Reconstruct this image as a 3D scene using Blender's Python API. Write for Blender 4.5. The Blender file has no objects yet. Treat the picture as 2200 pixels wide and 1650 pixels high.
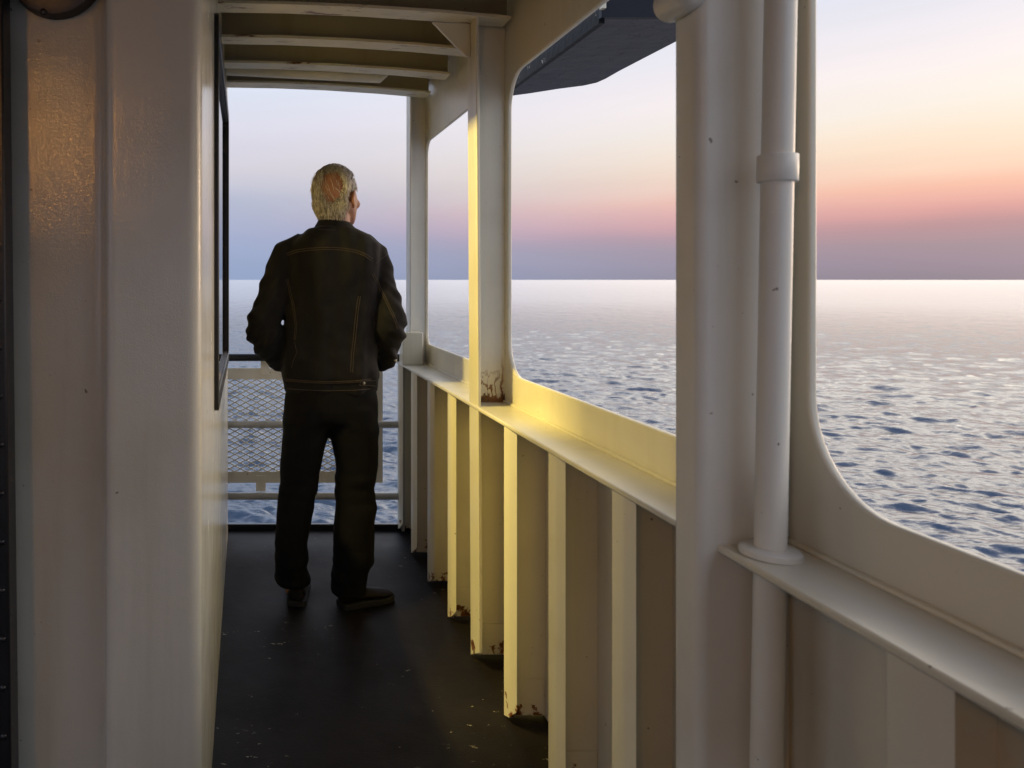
import bpy, bmesh, math, random
import numpy as np
from mathutils import Vector, Matrix, noise
from mathutils.bvhtree import BVHTree

R = math.radians
sc = bpy.context.scene
col = sc.collection
random.seed(7)

# ------------------------------------------------------------------ camera
F = 1600.0                      # focal length in pixels of the 2200 px wide picture
CZ = 1.29                       # camera height above the deck
cam_d = bpy.data.cameras.new("camera")
cam = bpy.data.objects.new("camera", cam_d)
col.objects.link(cam)
cam.location = (0, 0, CZ)
cam.rotation_euler = (R(90), 0, 0)
cam_d.sensor_width = 36
cam_d.lens = 36 * F / 2200
cam_d.shift_x = 552 / 2200
cam_d.shift_y = -224 / 2200
cam_d.clip_start = 0.05
cam_d.clip_end = 60000
cam_d.dof.use_dof = True
cam_d.dof.focus_distance = 3.0
cam_d.dof.aperture_fstop = 6.5
sc.camera = cam


def P(px, py, y):
    """point of the place at depth y seen through a picture position (survey helper)"""
    return Vector(((px - 548) * y / F, y, CZ - (py - 601) * y / F))


# ------------------------------------------------------------------ sky
LAMP_W = 100                     # cabin strip lamp
def lin(r, g, b):
    f = lambda c: c / 12.92 if c <= .04045 else ((c + .055) / 1.055) ** 2.4
    return (f(r / 255), f(g / 255), f(b / 255))


SUN_EL, SUN_AZ = R(4.0), R(66)
world = bpy.data.worlds.new("World")
sc.world = world
world.use_nodes = True
nt = world.node_tree
nt.nodes.clear()
N, L = nt.nodes.new, nt.links.new


def mnode(tree, op, a, b=None, c=None, clamp=False):
    n = tree.nodes.new('ShaderNodeMath')
    n.operation = op
    n.use_clamp = clamp
    for i, v in enumerate((a, b, c)):
        if v is None:
            continue
        if isinstance(v, (int, float)):
            n.inputs[i].default_value = v
        else:
            tree.links.new(v, n.inputs[i])
    return n.outputs[0]


tc = N('ShaderNodeTexCoord')
sep = N('ShaderNodeSeparateXYZ')
L(tc.outputs['Generated'], sep.inputs[0])
az = mnode(nt, 'ARCTAN2', sep.outputs['X'], sep.outputs['Y'])


def smooth(tree, v, a, b):
    m = tree.nodes.new('ShaderNodeMapRange')
    m.interpolation_type = 'SMOOTHSTEP'
    m.inputs['From Min'].default_value = a
    m.inputs['From Max'].default_value = b
    tree.links.new(v, m.inputs['Value'])
    return m.outputs['Result']


w1 = smooth(nt, az, -0.12, 0.80)
w2 = smooth(nt, az, 2.6, 1.5)
wr = mnode(nt, 'MULTIPLY', w1, w2)
# slow unevenness of the haze bands
nz = N('ShaderNodeTexNoise')
nz.inputs['Scale'].default_value = 2.2
nz.inputs['Detail'].default_value = 3
mp = N('ShaderNodeMapping')
mp.inputs['Scale'].default_value = (1, 1, 5)
L(tc.outputs['Generated'], mp.inputs[0])
L(mp.outputs[0], nz.inputs['Vector'])
elev = mnode(nt, 'ADD', sep.outputs['Z'], mnode(nt, 'MULTIPLY', mnode(nt, 'SUBTRACT', nz.outputs[0], .5), .035))


def ramp(tree, fac, stops, scale=1.0):
    r = tree.nodes.new('ShaderNodeValToRGB')
    e = r.color_ramp.elements
    while len(e) < len(stops):
        e.new(.5)
    for i, (p, c) in enumerate(stops):
        e[i].position = p
        e[i].color = (c[0] * scale, c[1] * scale, c[2] * scale, 1)
    tree.links.new(fac, r.inputs[0])
    return r.outputs[0]


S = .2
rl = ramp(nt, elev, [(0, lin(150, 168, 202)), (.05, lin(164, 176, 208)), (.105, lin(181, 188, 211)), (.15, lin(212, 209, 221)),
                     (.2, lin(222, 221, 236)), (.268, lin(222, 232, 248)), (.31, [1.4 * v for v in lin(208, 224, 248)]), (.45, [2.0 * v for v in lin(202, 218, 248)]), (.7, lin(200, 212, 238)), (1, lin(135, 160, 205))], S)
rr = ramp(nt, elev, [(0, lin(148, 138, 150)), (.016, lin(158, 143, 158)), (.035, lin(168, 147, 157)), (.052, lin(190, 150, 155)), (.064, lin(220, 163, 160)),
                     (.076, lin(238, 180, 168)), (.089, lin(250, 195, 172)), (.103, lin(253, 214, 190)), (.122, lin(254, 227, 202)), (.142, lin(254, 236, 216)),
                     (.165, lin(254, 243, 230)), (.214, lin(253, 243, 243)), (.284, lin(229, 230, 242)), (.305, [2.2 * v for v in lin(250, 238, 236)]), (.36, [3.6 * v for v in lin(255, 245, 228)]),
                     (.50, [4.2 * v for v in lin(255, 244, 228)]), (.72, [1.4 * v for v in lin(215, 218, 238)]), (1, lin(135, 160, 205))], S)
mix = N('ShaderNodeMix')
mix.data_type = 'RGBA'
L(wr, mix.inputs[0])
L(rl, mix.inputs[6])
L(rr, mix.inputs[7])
cn = N('ShaderNodeTexNoise')
cn.inputs['Scale'].default_value = 3.0
cn.inputs['Detail'].default_value = 5
cm_ = N('ShaderNodeMapping')
cm_.inputs['Scale'].default_value = (1, 1, 11)
cm_.inputs['Rotation'].default_value = (.03, .05, 0)
L(tc.outputs['Generated'], cm_.inputs[0])
L(cm_.outputs[0], cn.inputs['Vector'])
hv_ = N('ShaderNodeVectorMath')
hv_.operation = 'SCALE'
L(mix.outputs[2], hv_.inputs[0])
L(mnode(nt, 'ADD', mnode(nt, 'MULTIPLY', mnode(nt, 'SUBTRACT', cn.outputs[0], .5), .09), 1.0), hv_.inputs['Scale'])
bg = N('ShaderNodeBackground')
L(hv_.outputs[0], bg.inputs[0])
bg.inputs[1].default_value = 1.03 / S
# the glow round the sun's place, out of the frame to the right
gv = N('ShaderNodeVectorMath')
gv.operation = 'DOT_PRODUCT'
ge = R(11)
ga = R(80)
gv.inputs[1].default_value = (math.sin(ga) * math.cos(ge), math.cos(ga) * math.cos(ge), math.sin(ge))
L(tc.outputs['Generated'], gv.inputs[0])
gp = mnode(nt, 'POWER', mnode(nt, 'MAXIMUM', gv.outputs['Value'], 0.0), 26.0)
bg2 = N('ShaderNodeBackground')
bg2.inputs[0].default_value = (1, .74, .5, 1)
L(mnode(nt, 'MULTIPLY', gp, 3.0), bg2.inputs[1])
sky = N('ShaderNodeTexSky')
sky.sky_type = 'NISHITA'
sky.sun_disc = False
sky.sun_elevation = SUN_EL
sky.sun_rotation = SUN_AZ
bg3 = N('ShaderNodeBackground')
bg3.inputs[1].default_value = .05
L(sky.outputs[0], bg3.inputs[0])
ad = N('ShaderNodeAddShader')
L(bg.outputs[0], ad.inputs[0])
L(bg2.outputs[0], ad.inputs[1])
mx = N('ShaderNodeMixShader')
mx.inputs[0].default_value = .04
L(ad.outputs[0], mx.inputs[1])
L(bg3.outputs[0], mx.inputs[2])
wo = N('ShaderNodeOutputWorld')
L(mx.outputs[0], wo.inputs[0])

sun_d = bpy.data.lights.new("sun", 'SUN')
sun_d.energy = .5
sun_d.angle = R(14)
sun_d.color = (1, .72, .5)
sun = bpy.data.objects.new("sun", sun_d)
col.objects.link(sun)
sd = Vector((math.sin(SUN_AZ) * math.cos(SUN_EL), math.cos(SUN_AZ) * math.cos(SUN_EL), math.sin(SUN_EL)))
sun.rotation_euler = sd.to_track_quat('Z', 'Y').to_euler()

sc.view_settings.view_transform = 'Standard'
sc.view_settings.look = 'None'
sc.view_settings.exposure = 0
sc.view_settings.gamma = 1
sc.render.engine = 'CYCLES'
sc.cycles.max_bounces = 8
sc.cycles.diffuse_bounces = 4
sc.cycles.use_denoising = True
sc.cycles.sample_clamp_indirect = 6


# ------------------------------------------------------------------ helpers
def tag(o, label=None, cat=None, group=None, kind=None):
    for k, v in (('label', label), ('category', cat), ('group', group), ('kind', kind)):
        if v:
            o[k] = v
    return o


def thing(name, loc, label, cat, group=None):
    o = bpy.data.objects.new(name, None)
    o.empty_display_size = .1
    col.objects.link(o)
    o.location = loc
    return tag(o, label, cat, group)


def wloc(o):
    v = Vector((0, 0, 0))
    while o:
        v += o.location
        o = o.parent
    return v


def link(name, me, mat, parent=None, bevel=0, smooth=False, seg=2, angle=35):
    o = bpy.data.objects.new(name, me)
    col.objects.link(o)
    if mat:
        me.materials.append(mat)
    if parent:
        off = wloc(parent)
        me.transform(Matrix.Translation(-off))
        o.parent = parent
    if bevel:
        m = o.modifiers.new("bevel", 'BEVEL')
        m.width = bevel
        m.segments = seg
        m.limit_method = 'ANGLE'
        m.angle_limit = R(40)
        smooth = True
    if smooth:
        me.polygons.foreach_set('use_smooth', [True] * len(me.polygons))
        if angle:
            me.set_sharp_from_angle(angle=R(angle))
    return o


class MB:
    def __init__(s):
        s.v, s.f = [], []

    def add(s, vs, fs):
        n = len(s.v)
        s.v += [tuple(v) for v in vs]
        s.f += [tuple(i + n for i in f) for f in fs]
        return s

    def box(s, x0, x1, y0, y1, z0, z1):
        v = [(x, y, z) for z in (z0, z1) for y in (y0, y1) for x in (x0, x1)]
        return s.add(v, [(0, 2, 3, 1), (4, 5, 7, 6), (0, 1, 5, 4), (2, 6, 7, 3), (0, 4, 6, 2), (1, 3, 7, 5)])

    def hexa(s, bot, top):
        n = len(bot)
        fs = [tuple(range(n))[::-1], tuple(range(n, 2 * n))]
        fs += [(i, (i + 1) % n, n + (i + 1) % n, n + i) for i in range(n)]
        return s.add(list(bot) + list(top), fs)

    def prism(s, pts, z0, z1):
        return s.hexa([(x, y, z0) for x, y in pts], [(x, y, z1) for x, y in pts])

    def loft(s, rings):
        n = len(rings[0])
        vs = [p for r in rings for p in r]
        fs = []
        for k in range(len(rings) - 1):
            for i in range(n):
                j = (i + 1) % n
                fs.append((k * n + i, k * n + j, (k + 1) * n + j, (k + 1) * n + i))
        fs.append(tuple(range(n))[::-1])
        fs.append(tuple(range((len(rings) - 1) * n, len(rings) * n)))
        return s.add(vs, fs)

    def tube(s, pts, rad, n=12, flat=1.0, up=None):
        pts = [Vector(p) for p in pts]
        if not hasattr(rad, '__len__'):
            rad = [rad] * len(pts)
        rings = []
        t0 = (pts[1] - pts[0]).normalized()
        u = Vector(up) if up else (Vector((0, 0, 1)) if abs(t0.z) < .9 else Vector((1, 0, 0)))
        for i, p in enumerate(pts):
            a, b = pts[max(i - 1, 0)], pts[min(i + 1, len(pts) - 1)]
            t = (b - a).normalized()
            u = (u - t * u.dot(t)).normalized()
            w = t.cross(u)
            rings.append([p + (u * math.cos(k * 2 * math.pi / n) * flat + w * math.sin(k * 2 * math.pi / n)) * rad[i] for k in range(n)])
        return s.loft(rings)

    def ell(s, c, r, rot=None, nu=16, nv=10):
        c = Vector(c)
        rings = []
        for k in range(nv + 1):
            a = -math.pi / 2 + (k + .02) / (nv + .04) * math.pi
            ring = []
            for i in range(nu):
                b = i * 2 * math.pi / nu
                p = Vector((math.cos(a) * math.cos(b) * r[0], math.cos(a) * math.sin(b) * r[1], math.sin(a) * r[2]))
                if rot:
                    p = rot @ p
                ring.append(c + p)
            rings.append(ring)
        return s.loft(rings)

    def mesh(s, name):
        me = bpy.data.meshes.new(name)
        me.from_pydata(s.v, [], s.f)
        bm = bmesh.new()
        bm.from_mesh(me)
        bmesh.ops.recalc_face_normals(bm, faces=bm.faces)
        bm.to_mesh(me)
        bm.free()
        return me

    def build(s, name, mat, parent=None, **k):
        return link(name, s.mesh(name), mat, parent, **k)


def plate2d(name, outer, holes, thick, bev, to_world, mat, parent):
    """flat plate with rounded openings, cut from outlines in its own plane"""
    cu = bpy.data.curves.new(name, 'CURVE')
    cu.dimensions = '2D'
    cu.fill_mode = 'BOTH'
    cu.extrude = thick / 2 - bev
    cu.bevel_depth = bev
    cu.bevel_resolution = 3
    cu.offset = -bev
    for pts in [outer] + holes:
        sp = cu.splines.new('POLY')
        sp.points.add(len(pts) - 1)
        for p, q in zip(sp.points, pts):
            p.co = (q[0], q[1], 0, 1)
        sp.use_cyclic_u = True
    o = bpy.data.objects.new(name, cu)
    col.objects.link(o)
    dg = bpy.context.evaluated_depsgraph_get()
    dg.update()
    me = bpy.data.meshes.new_from_object(o.evaluated_get(dg))
    bpy.data.objects.remove(o)
    bpy.data.curves.remove(cu)
    me.transform(to_world)
    me.materials.clear()
    return link(name, me, mat, parent, smooth=True, angle=50)


def rrect(u0, u1, v0, v1, r, n=10):
    pts = []
    rs = r if hasattr(r, '__len__') else [r] * 4
    for (cu_, cv, a0, rr_) in ((u1 - rs[0], v0 + rs[0], -90, rs[0]), (u1 - rs[1], v1 - rs[1], 0, rs[1]),
                               (u0 + rs[2], v1 - rs[2], 90, rs[2]), (u0 + rs[3], v0 + rs[3], 180, rs[3])):
        for k in range(n + 1):
            a = R(a0 + 90 * k / n)
            pts.append((cu_ + rr_ * math.cos(a), cv + rr_ * math.sin(a)))
    return pts


# ------------------------------------------------------------------ materials
class Mat:
    def __init__(s, name, base, rough=.5, **kw):
        s.m = bpy.data.materials.new(name)
        s.m.use_nodes = True
        s.t = s.m.node_tree
        s.b = s.t.nodes['Principled BSDF']
        s.b.inputs['Base Color'].default_value = (*base, 1)
        s.b.inputs['Roughness'].default_value = rough
        for k, v in kw.items():
            s.b.inputs[k].default_value = v
        s.c = None
        s.base = base
        g = s.t.nodes.new('ShaderNodeNewGeometry')
        s.pos = g.outputs['Position']
        s.sep = s.t.nodes.new('ShaderNodeSeparateXYZ')
        s.t.links.new(s.pos, s.sep.inputs[0])

    def noise(s, scale, detail=4, rough=.55, stretch=(1, 1, 1), off=0):
        mp_ = s.t.nodes.new('ShaderNodeMapping')
        mp_.inputs['Scale'].default_value = stretch
        mp_.inputs['Location'].default_value = (off, off * .7, off * 1.3)
        s.t.links.new(s.pos, mp_.inputs[0])
        n = s.t.nodes.new('ShaderNodeTexNoise')
        n.inputs['Scale'].default_value = scale
        n.inputs['Detail'].default_value = detail
        n.inputs['Roughness'].default_value = rough
        s.t.links.new(mp_.outputs[0], n.inputs['Vector'])
        return n.outputs[0]

    def math(s, op, a, b=None, c=None, clamp=False):
        return mnode(s.t, op, a, b, c, clamp)

    def step(s, v, a, b):
        return smooth(s.t, v, a, b)

    def mixc(s, fac, colr):
        m = s.t.nodes.new('ShaderNodeMix')
        m.data_type = 'RGBA'
        s.t.links.new(fac, m.inputs[0])
        if s.c is None:
            m.inputs[6].default_value = (*s.base, 1)
        else:
            s.t.links.new(s.c, m.inputs[6])
        if hasattr(colr, '__len__'):
            m.inputs[7].default_value = (*colr, 1)
        else:
            s.t.links.new(colr, m.inputs[7])
        s.c = m.outputs[2]
        s.t.links.new(s.c, s.b.inputs['Base Color'])
        return s

    def bump(s, h, strength, dist=.01):
        b = s.t.nodes.new('ShaderNodeBump')
        b.inputs['Strength'].default_value = strength
        b.inputs['Distance'].default_value = dist
        s.t.links.new(h, b.inputs['Height'])
        if getattr(s, 'lastb', None):
            s.t.links.new(s.lastb, b.inputs['Normal'])
        s.lastb = b.outputs[0]
        s.t.links.new(s.lastb, s.b.inputs['Normal'])
        return s

    def rough(s, v, a, b):
        m = s.t.nodes.new('ShaderNodeMapRange')
        m.inputs['To Min'].default_value = a
        m.inputs['To Max'].default_value = b
        s.t.links.new(v, m.inputs[0])
        s.t.links.new(m.outputs[0], s.b.inputs['Roughness'])
        return s

    def near(s, axis, v, w):
        """1 near a coordinate value, fading to 0 over w"""
        d = s.math('ABSOLUTE', s.math('SUBTRACT', s.sep.outputs[axis], v))
        return s.step(d, w, 0)


RUST, RUST_D = (.17, .055, .012), (.045, .016, .006)


def paint(name, base=(.64, .60, .475), rough=.3, chips=.0, rust_low=None, peel=.0, coat=0.0):
    m = Mat(name, base, rough)
    n1 = m.noise(3.0, 5, off=1)
    m.mixc(m.math('MULTIPLY', m.step(n1, .42, .72), .45), (base[0] * .80, base[1] * .77, base[2] * .68))
    # faint run-down dirt
    n2 = m.noise(9, 5, stretch=(1, 1, .07), off=3)
    m.mixc(m.math('MULTIPLY', m.step(n2, .50, .74), .32), (base[0] * .6, base[1] * .55, base[2] * .45))
    n3 = m.noise(60, 2, off=5)
    m.mixc(m.math('MULTIPLY', m.step(n3, .75, .775), .8), (.12, .075, .04))
    if rust_low:
        z0, z1 = rust_low
        zf = m.step(m.sep.outputs[2], z1, z0)
        n4 = m.noise(26, 6, .65, off=9)
        v = m.math('ADD', m.math('MULTIPLY', n4, .9), m.math('MULTIPLY', zf, .36))
        m.mixc(m.step(v, .80, .84), RUST)
        m.mixc(m.step(v, .85, .92), RUST_D)
    m.rough(m.noise(7, 4, off=11), rough - .08, rough + .14)
    m.bump(m.noise(420, 2, off=2), .05 + peel, .0006)
    m.bump(m.noise(70, 3, stretch=(1, 1, .05), off=8), .16, .0012)
    m.bump(m.noise(16, 3, off=4), .28, .004)
    return m


M = {}
M['paint'] = paint('cream_ship_paint').m
M['paint_low'] = paint('cream_ship_paint_low', rust_low=(.0, .22)).m
M['gloss'] = paint('glossy_white_paint', (.66, .63, .54), .20).m
pp = paint('orange_peel_paint', (.55, .53, .46), .15)
pp.bump(pp.noise(330, 1, off=6), .26, .0016)
pp.rough(pp.noise(7, 4, off=11), .05, .13)
M['peel'] = pp.m
M['mesh'] = paint('pale_mesh_paint', (.78, .74, .64), .4).m
M['post'] = paint('satin_white_paint', (.66, .635, .55), .34).m
M['grey'] = paint('grey_rail_paint', (.46, .46, .46), .4).m

# beams: rust creeping along the upper edge of each flange
mb_ = paint('beam_paint', (.62, .575, .44), .38)
rv = mb_.noise(7, 6, .7, stretch=(1, 6, 4), off=21)
mb_.mixc(mb_.step(rv, .59, .66), RUST)
mb_.mixc(mb_.step(rv, .67, .73), RUST_D)
M['beam'] = mb_.m
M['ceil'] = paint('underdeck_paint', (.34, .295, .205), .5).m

# column on the ledge with rust at its foot
mc = paint('column_paint', (.64, .60, .475), .32, rust_low=(.02, .16))
sx, sy, sz = mc.sep.outputs
foot = mc.step(sz, 1.0, .872)
nn = mc.noise(20, 6, .7, off=31)
nn2 = mc.noise(11, 4, .6, stretch=(1, 1, .5), off=33)
edge = mc.math('MULTIPLY', mc.step(mc.math('ABSOLUTE', mc.math('SUBTRACT', nn2, .5)), .022, .004), mc.step(sz, 1.03, .93))
side = mc.math('MULTIPLY', mc.step(mc.math('ABSOLUTE', mc.math('SUBTRACT', sx, mc.math('ADD', .843, mc.math('MULTIPLY', mc.math('SUBTRACT', nn, .5), .03)))), .006, .001), mc.step(sz, 1.06, 1.0))
body = mc.step(mc.math('ADD', mc.math('MULTIPLY', nn, .8), mc.math('MULTIPLY', mc.step(sz, .945, .874), .50)), .74, .80)
webonly = mc.math('GREATER_THAN', sx, .752)
above = mc.math('GREATER_THAN', sz, .868)
wm = mc.math('MULTIPLY', webonly, above)
rust_a = mc.math('MULTIPLY', mc.math('MAXIMUM', mc.math('MAXIMUM', edge, side), body), wm)
mc.mixc(mc.math('MULTIPLY', rust_a, mc.step(sz, 1.07, .9)), RUST)
mc.mixc(mc.math('MULTIPLY', mc.math('MULTIPLY', mc.step(nn, .46, .56), body), wm), RUST_D)
# rust streak down the flange edge
strk = mc.math('MULTIPLY', mc.math('MULTIPLY', mc.step(sx, .744, .7465), mc.step(sx, .7545, .752)),
               mc.math('MULTIPLY', mc.math('MULTIPLY', mc.step(sz, 1.80, 1.74), mc.step(sz, .9, 1.25)), mc.step(mc.noise(6, 5, .7, stretch=(1, 1, .6), off=37), .42, .5)))
mc.mixc(strk, (.16, .06, .015))
M['column'] = mc.m

# deck paint
md = Mat('dark_deck_paint', (.0065, .0050, .0056), .5)
md.mixc(md.step(md.noise(2.2, 6, off=2), .42, .7), (.0125, .0100, .0108))
md.mixc(md.math('MULTIPLY', md.step(md.noise(14, 6, .7, off=7), .55, .75), .5), (.012, .011, .012))
zone = md.step(md.noise(2.6, 2, off=12), .52, .60)
chip = md.math('MULTIPLY', md.step(md.noise(22, 5, .72, stretch=(1, 2.0, 1), off=14), .655, .67), zone)
md.mixc(chip, (.33, .31, .27))
md.rough(md.noise(5, 5, off=9), .42, .66)
md.b.inputs['Specular IOR Level'].default_value = .15
md.bump(md.noise(160, 3, off=4), .35, .002)
md.bump(md.noise(9, 4, off=5), .3, .006)
M['deck'] = md.m

m = Mat('black_gloss_paint', (.010, .010, .012), .28)
m.rough(m.noise(20, 4), .2, .42)
m.bump(m.noise(60, 3), .2, .002)
M['black'] = m.m
m = Mat('black_rubber', (.012, .011, .011), .45)
m.rough(m.noise(30, 4), .35, .55)
M['rubber'] = m.m
m = Mat('dark_brown_metal', (.035, .024, .02), .4)
m.rough(m.noise(40, 4), .3, .5)
M['brown'] = m.m
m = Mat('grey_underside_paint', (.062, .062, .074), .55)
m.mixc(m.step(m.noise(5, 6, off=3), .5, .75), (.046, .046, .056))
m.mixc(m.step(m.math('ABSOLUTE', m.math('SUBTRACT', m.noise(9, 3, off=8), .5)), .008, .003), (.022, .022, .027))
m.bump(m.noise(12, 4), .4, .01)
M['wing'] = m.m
m = Mat('peeling_black_paint', (.014, .014, .015), .5)
m.mixc(m.step(m.noise(18, 5, .65, off=3), .62, .65), (.36, .34, .30))
m.bump(m.noise(30, 4), .4, .006)
m.b.inputs['Specular IOR Level'].default_value = .1
M['peeling'] = m.m
m = Mat('wing_navy_paint', (.012, .014, .022), .5)
m.b.inputs['Specular IOR Level'].default_value = .15
m.rough(m.noise(10, 4), .35, .5)
M['navy'] = m.m
m = Mat('cabin_lining', (.36, .27, .16), .5)
m.mixc(m.step(m.noise(6, 4, stretch=(1, 1, .1)), .4, .7), (.30, .21, .11))
M['lining'] = m.m

# pane: clear, with a mirror sheen at grazing angles
gm = bpy.data.materials.new('window_glass')
gm.use_nodes = True
gt = gm.node_tree
gt.nodes.clear()
fr = gt.nodes.new('ShaderNodeFresnel')
gg_ = gt.nodes.new('ShaderNodeNewGeometry')
gt.links.new(mnode(gt, 'ADD', mnode(gt, 'MULTIPLY', gg_.outputs['Backfacing'], 1 / 1.5 - 1.5), 1.5), fr.inputs[0])
tr = gt.nodes.new('ShaderNodeBsdfTransparent')
tr.inputs[0].default_value = (.86, .88, .87, 1)
gl = gt.nodes.new('ShaderNodeBsdfGlossy')
gl.inputs['Roughness'].default_value = .02
ms = gt.nodes.new('ShaderNodeMixShader')
ou = gt.nodes.new('ShaderNodeOutputMaterial')
gt.links.new(fr.outputs[0], ms.inputs[0])
gt.links.new(tr.outputs[0], ms.inputs[1])
gt.links.new(gl.outputs[0], ms.inputs[2])
gt.links.new(ms.outputs[0], ou.inputs[0])
M['glass'] = gm


def emis(name, colr, strength):
    m_ = Mat(name, (.8, .8, .8), .4)
    m_.b.inputs['Emission Color'].default_value = (*colr, 1)
    m_.b.inputs['Emission Strength'].default_value = strength
    return m_.m


# water
mw = Mat('sea_water', (.008, .035, .075), .06, IOR=1.333)
# unresolved ripples far out act as a rougher surface
dl = mw.t.nodes.new('ShaderNodeVectorMath')
dl.operation = 'LENGTH'
mw.t.links.new(mw.pos, dl.inputs[0])
lg = mw.math('LOGARITHM', mw.math('MAXIMUM', dl.outputs['Value'], 1.0), 10.0)
rr_n = mw.t.nodes.new('ShaderNodeMapRange')
for k_, v_ in (('From Min', 1.35), ('From Max', 2.5), ('To Min', .08), ('To Max', .255)):
    rr_n.inputs[k_].default_value = v_
mw.t.links.new(lg, rr_n.inputs['Value'])
dn = mw.noise(.9, 6, .6, stretch=(1, 1.6, 1))
bf = mw.math('DIVIDE', 1.0, mw.math('ADD', 1.0, mw.math('POWER', mw.math('DIVIDE', dl.outputs['Value'], 110.0), 2.0)))
mw.bump(mw.math('MULTIPLY', mw.noise(1.9, 6, .55, stretch=(.75, 1.7, 1), off=3), bf), .55, .11)
mw.bump(mw.noise(7.5, 4, .6, stretch=(1, 1.5, 1), off=5), .45, .025)
wg_ = mw.t.nodes.new('ShaderNodeBsdfGlossy')
wd_ = mw.t.nodes.new('ShaderNodeBsdfDiffuse')
wd_.inputs[0].default_value = (.012, .034, .068, 1)
wf_ = mw.t.nodes.new('ShaderNodeFresnel')
wf_.inputs[0].default_value = 2.2
wm_ = mw.t.nodes.new('ShaderNodeMixShader')
for n_ in (wg_, wd_, wf_):
    mw.t.links.new(mw.lastb, n_.inputs['Normal'])
mw.t.links.new(rr_n.outputs['Result'], wg_.inputs['Roughness'])
mw.t.links.new(wf_.outputs[0], wm_.inputs[0])
mw.t.links.new(wd_.outputs[0], wm_.inputs[1])
mw.t.links.new(wg_.outputs[0], wm_.inputs[2])
mw.t.links.new(wm_.outputs[0], [n_ for n_ in mw.t.nodes if n_.type == 'OUTPUT_MATERIAL'][0].inputs[0])
M['sea'] = mw.m

# cloth, skin, hair
mj = Mat('dark_denim', (.0088, .0085, .0108), .8)
mj.b.inputs['Sheen Weight'].default_value = .03
mj.b.inputs['Specular IOR Level'].default_value = .10
mj.b.inputs['Sheen Roughness'].default_value = .5
mj.mixc(mj.math('MULTIPLY', mj.step(mj.noise(11, 6, .65, stretch=(1, 1, .45), off=3), .5, .72), .7), (.021, .0185, .019))
mj.bump(mj.noise(900, 1), .25, .0008)
mj.bump(mj.noise(34, 4, .6, stretch=(1, 1, .4)), .35, .004)
M['denim'] = mj.m
mt = Mat('black_trouser_cloth', (.0062, .0060, .0070), .8)
mt.b.inputs['Specular IOR Level'].default_value = .08
mt.mixc(mt.math('MULTIPLY', mt.step(mt.noise(9, 5, off=6), .5, .75), .6), (.009, .008, .007))
mt.bump(mt.noise(900, 1), .2, .0008)
mt.bump(mt.noise(26, 4, .6, stretch=(1, 1, .6)), .3, .004)
M['trouser'] = mt.m
ms_ = Mat('tan_stitching', (.038, .025, .015), .7)
ms_.mixc(ms_.step(ms_.noise(120, 3), .5, .62), (.022, .013, .008))
M['stitch'] = ms_.m
mk = Mat('skin', (.36, .165, .10), .5)
mk.b.inputs['Subsurface Weight'].default_value = .15
mk.b.inputs['Subsurface Radius'].default_value = (.012, .005, .003)
mk.mixc(mk.math('MULTIPLY', mk.step(mk.noise(45, 5, .6), .48, .7), .6), (.28, .10, .055))
mk.mixc(mk.math('MULTIPLY', mk.step(mk.noise(130, 3, .6, off=4), .62, .72), .5), (.20, .085, .045))
mk.bump(mk.noise(300, 3), .3, .001)
M['skin'] = mk.m
M['shoe'] = Mat('dark_brown_leather', (.010, .0065, .005), .55, **{'Specular IOR Level': .2}).m
M['sole'] = Mat('black_shoe_sole', (.012, .011, .011), .8).m
M['eye'] = Mat('eye_white', (.7, .68, .64), .2).m
M['button'] = Mat('metal_button', (.35, .33, .30), .35, Metallic=1.0).m
mh = Mat('grey_blond_hair', (.76, .71, .665), .42)
mh.mixc(mh.step(mh.noise(150, 3, stretch=(1, 1, .16)), .44, .60), (.31, .275, .24))
mh.mixc(mh.math('MULTIPLY', mh.step(mh.sep.outputs[2], 1.66, 1.735), .55), (.20, .185, .17))
M['hair'] = mh.m

# ------------------------------------------------------------------ sea
rng = np.random.default_rng(5)


def ocean_tile(n, size, wind, wdir, rms):
    k = np.fft.fftfreq(n, size / n) * 2 * np.pi
    kx, ky = np.meshgrid(k, k, indexing='ij')
    kk = np.hypot(kx, ky)
    kk[0, 0] = 1
    lw = wind * wind / 9.81
    cosw = (kx * math.cos(wdir) + ky * math.sin(wdir)) / kk
    ph = np.exp(-1 / (kk * lw) ** 2) / kk ** 3.7 * (cosw ** 6 * .94 + .06) * np.exp(-(kk * .06) ** 2)
    ph[0, 0] = 0
    sp = np.sqrt(ph) * (rng.normal(size=kk.shape) + 1j * rng.normal(size=kk.shape))
    h = np.fft.ifft2(sp).real
    s = rms / h.std()
    dx = np.fft.ifft2(-1j * kx / kk * sp).real * s
    dy = np.fft.ifft2(-1j * ky / kk * sp).real * s
    return h * s, dx, dy


def sample(t, size, x, y):
    n = t.shape[0]
    u, v = (x / size * n) % n, (y / size * n) % n
    i, j = np.floor(u).astype(int), np.floor(v).astype(int)
    fu, fv = u - i, v - j
    i %= n
    j %= n
    i1, j1 = (i + 1) % n, (j + 1) % n
    return t[i, j] * (1 - fu) * (1 - fv) + t[i1, j] * fu * (1 - fv) + t[i, j1] * (1 - fu) * fv + t[i1, j1] * fu * fv


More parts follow.
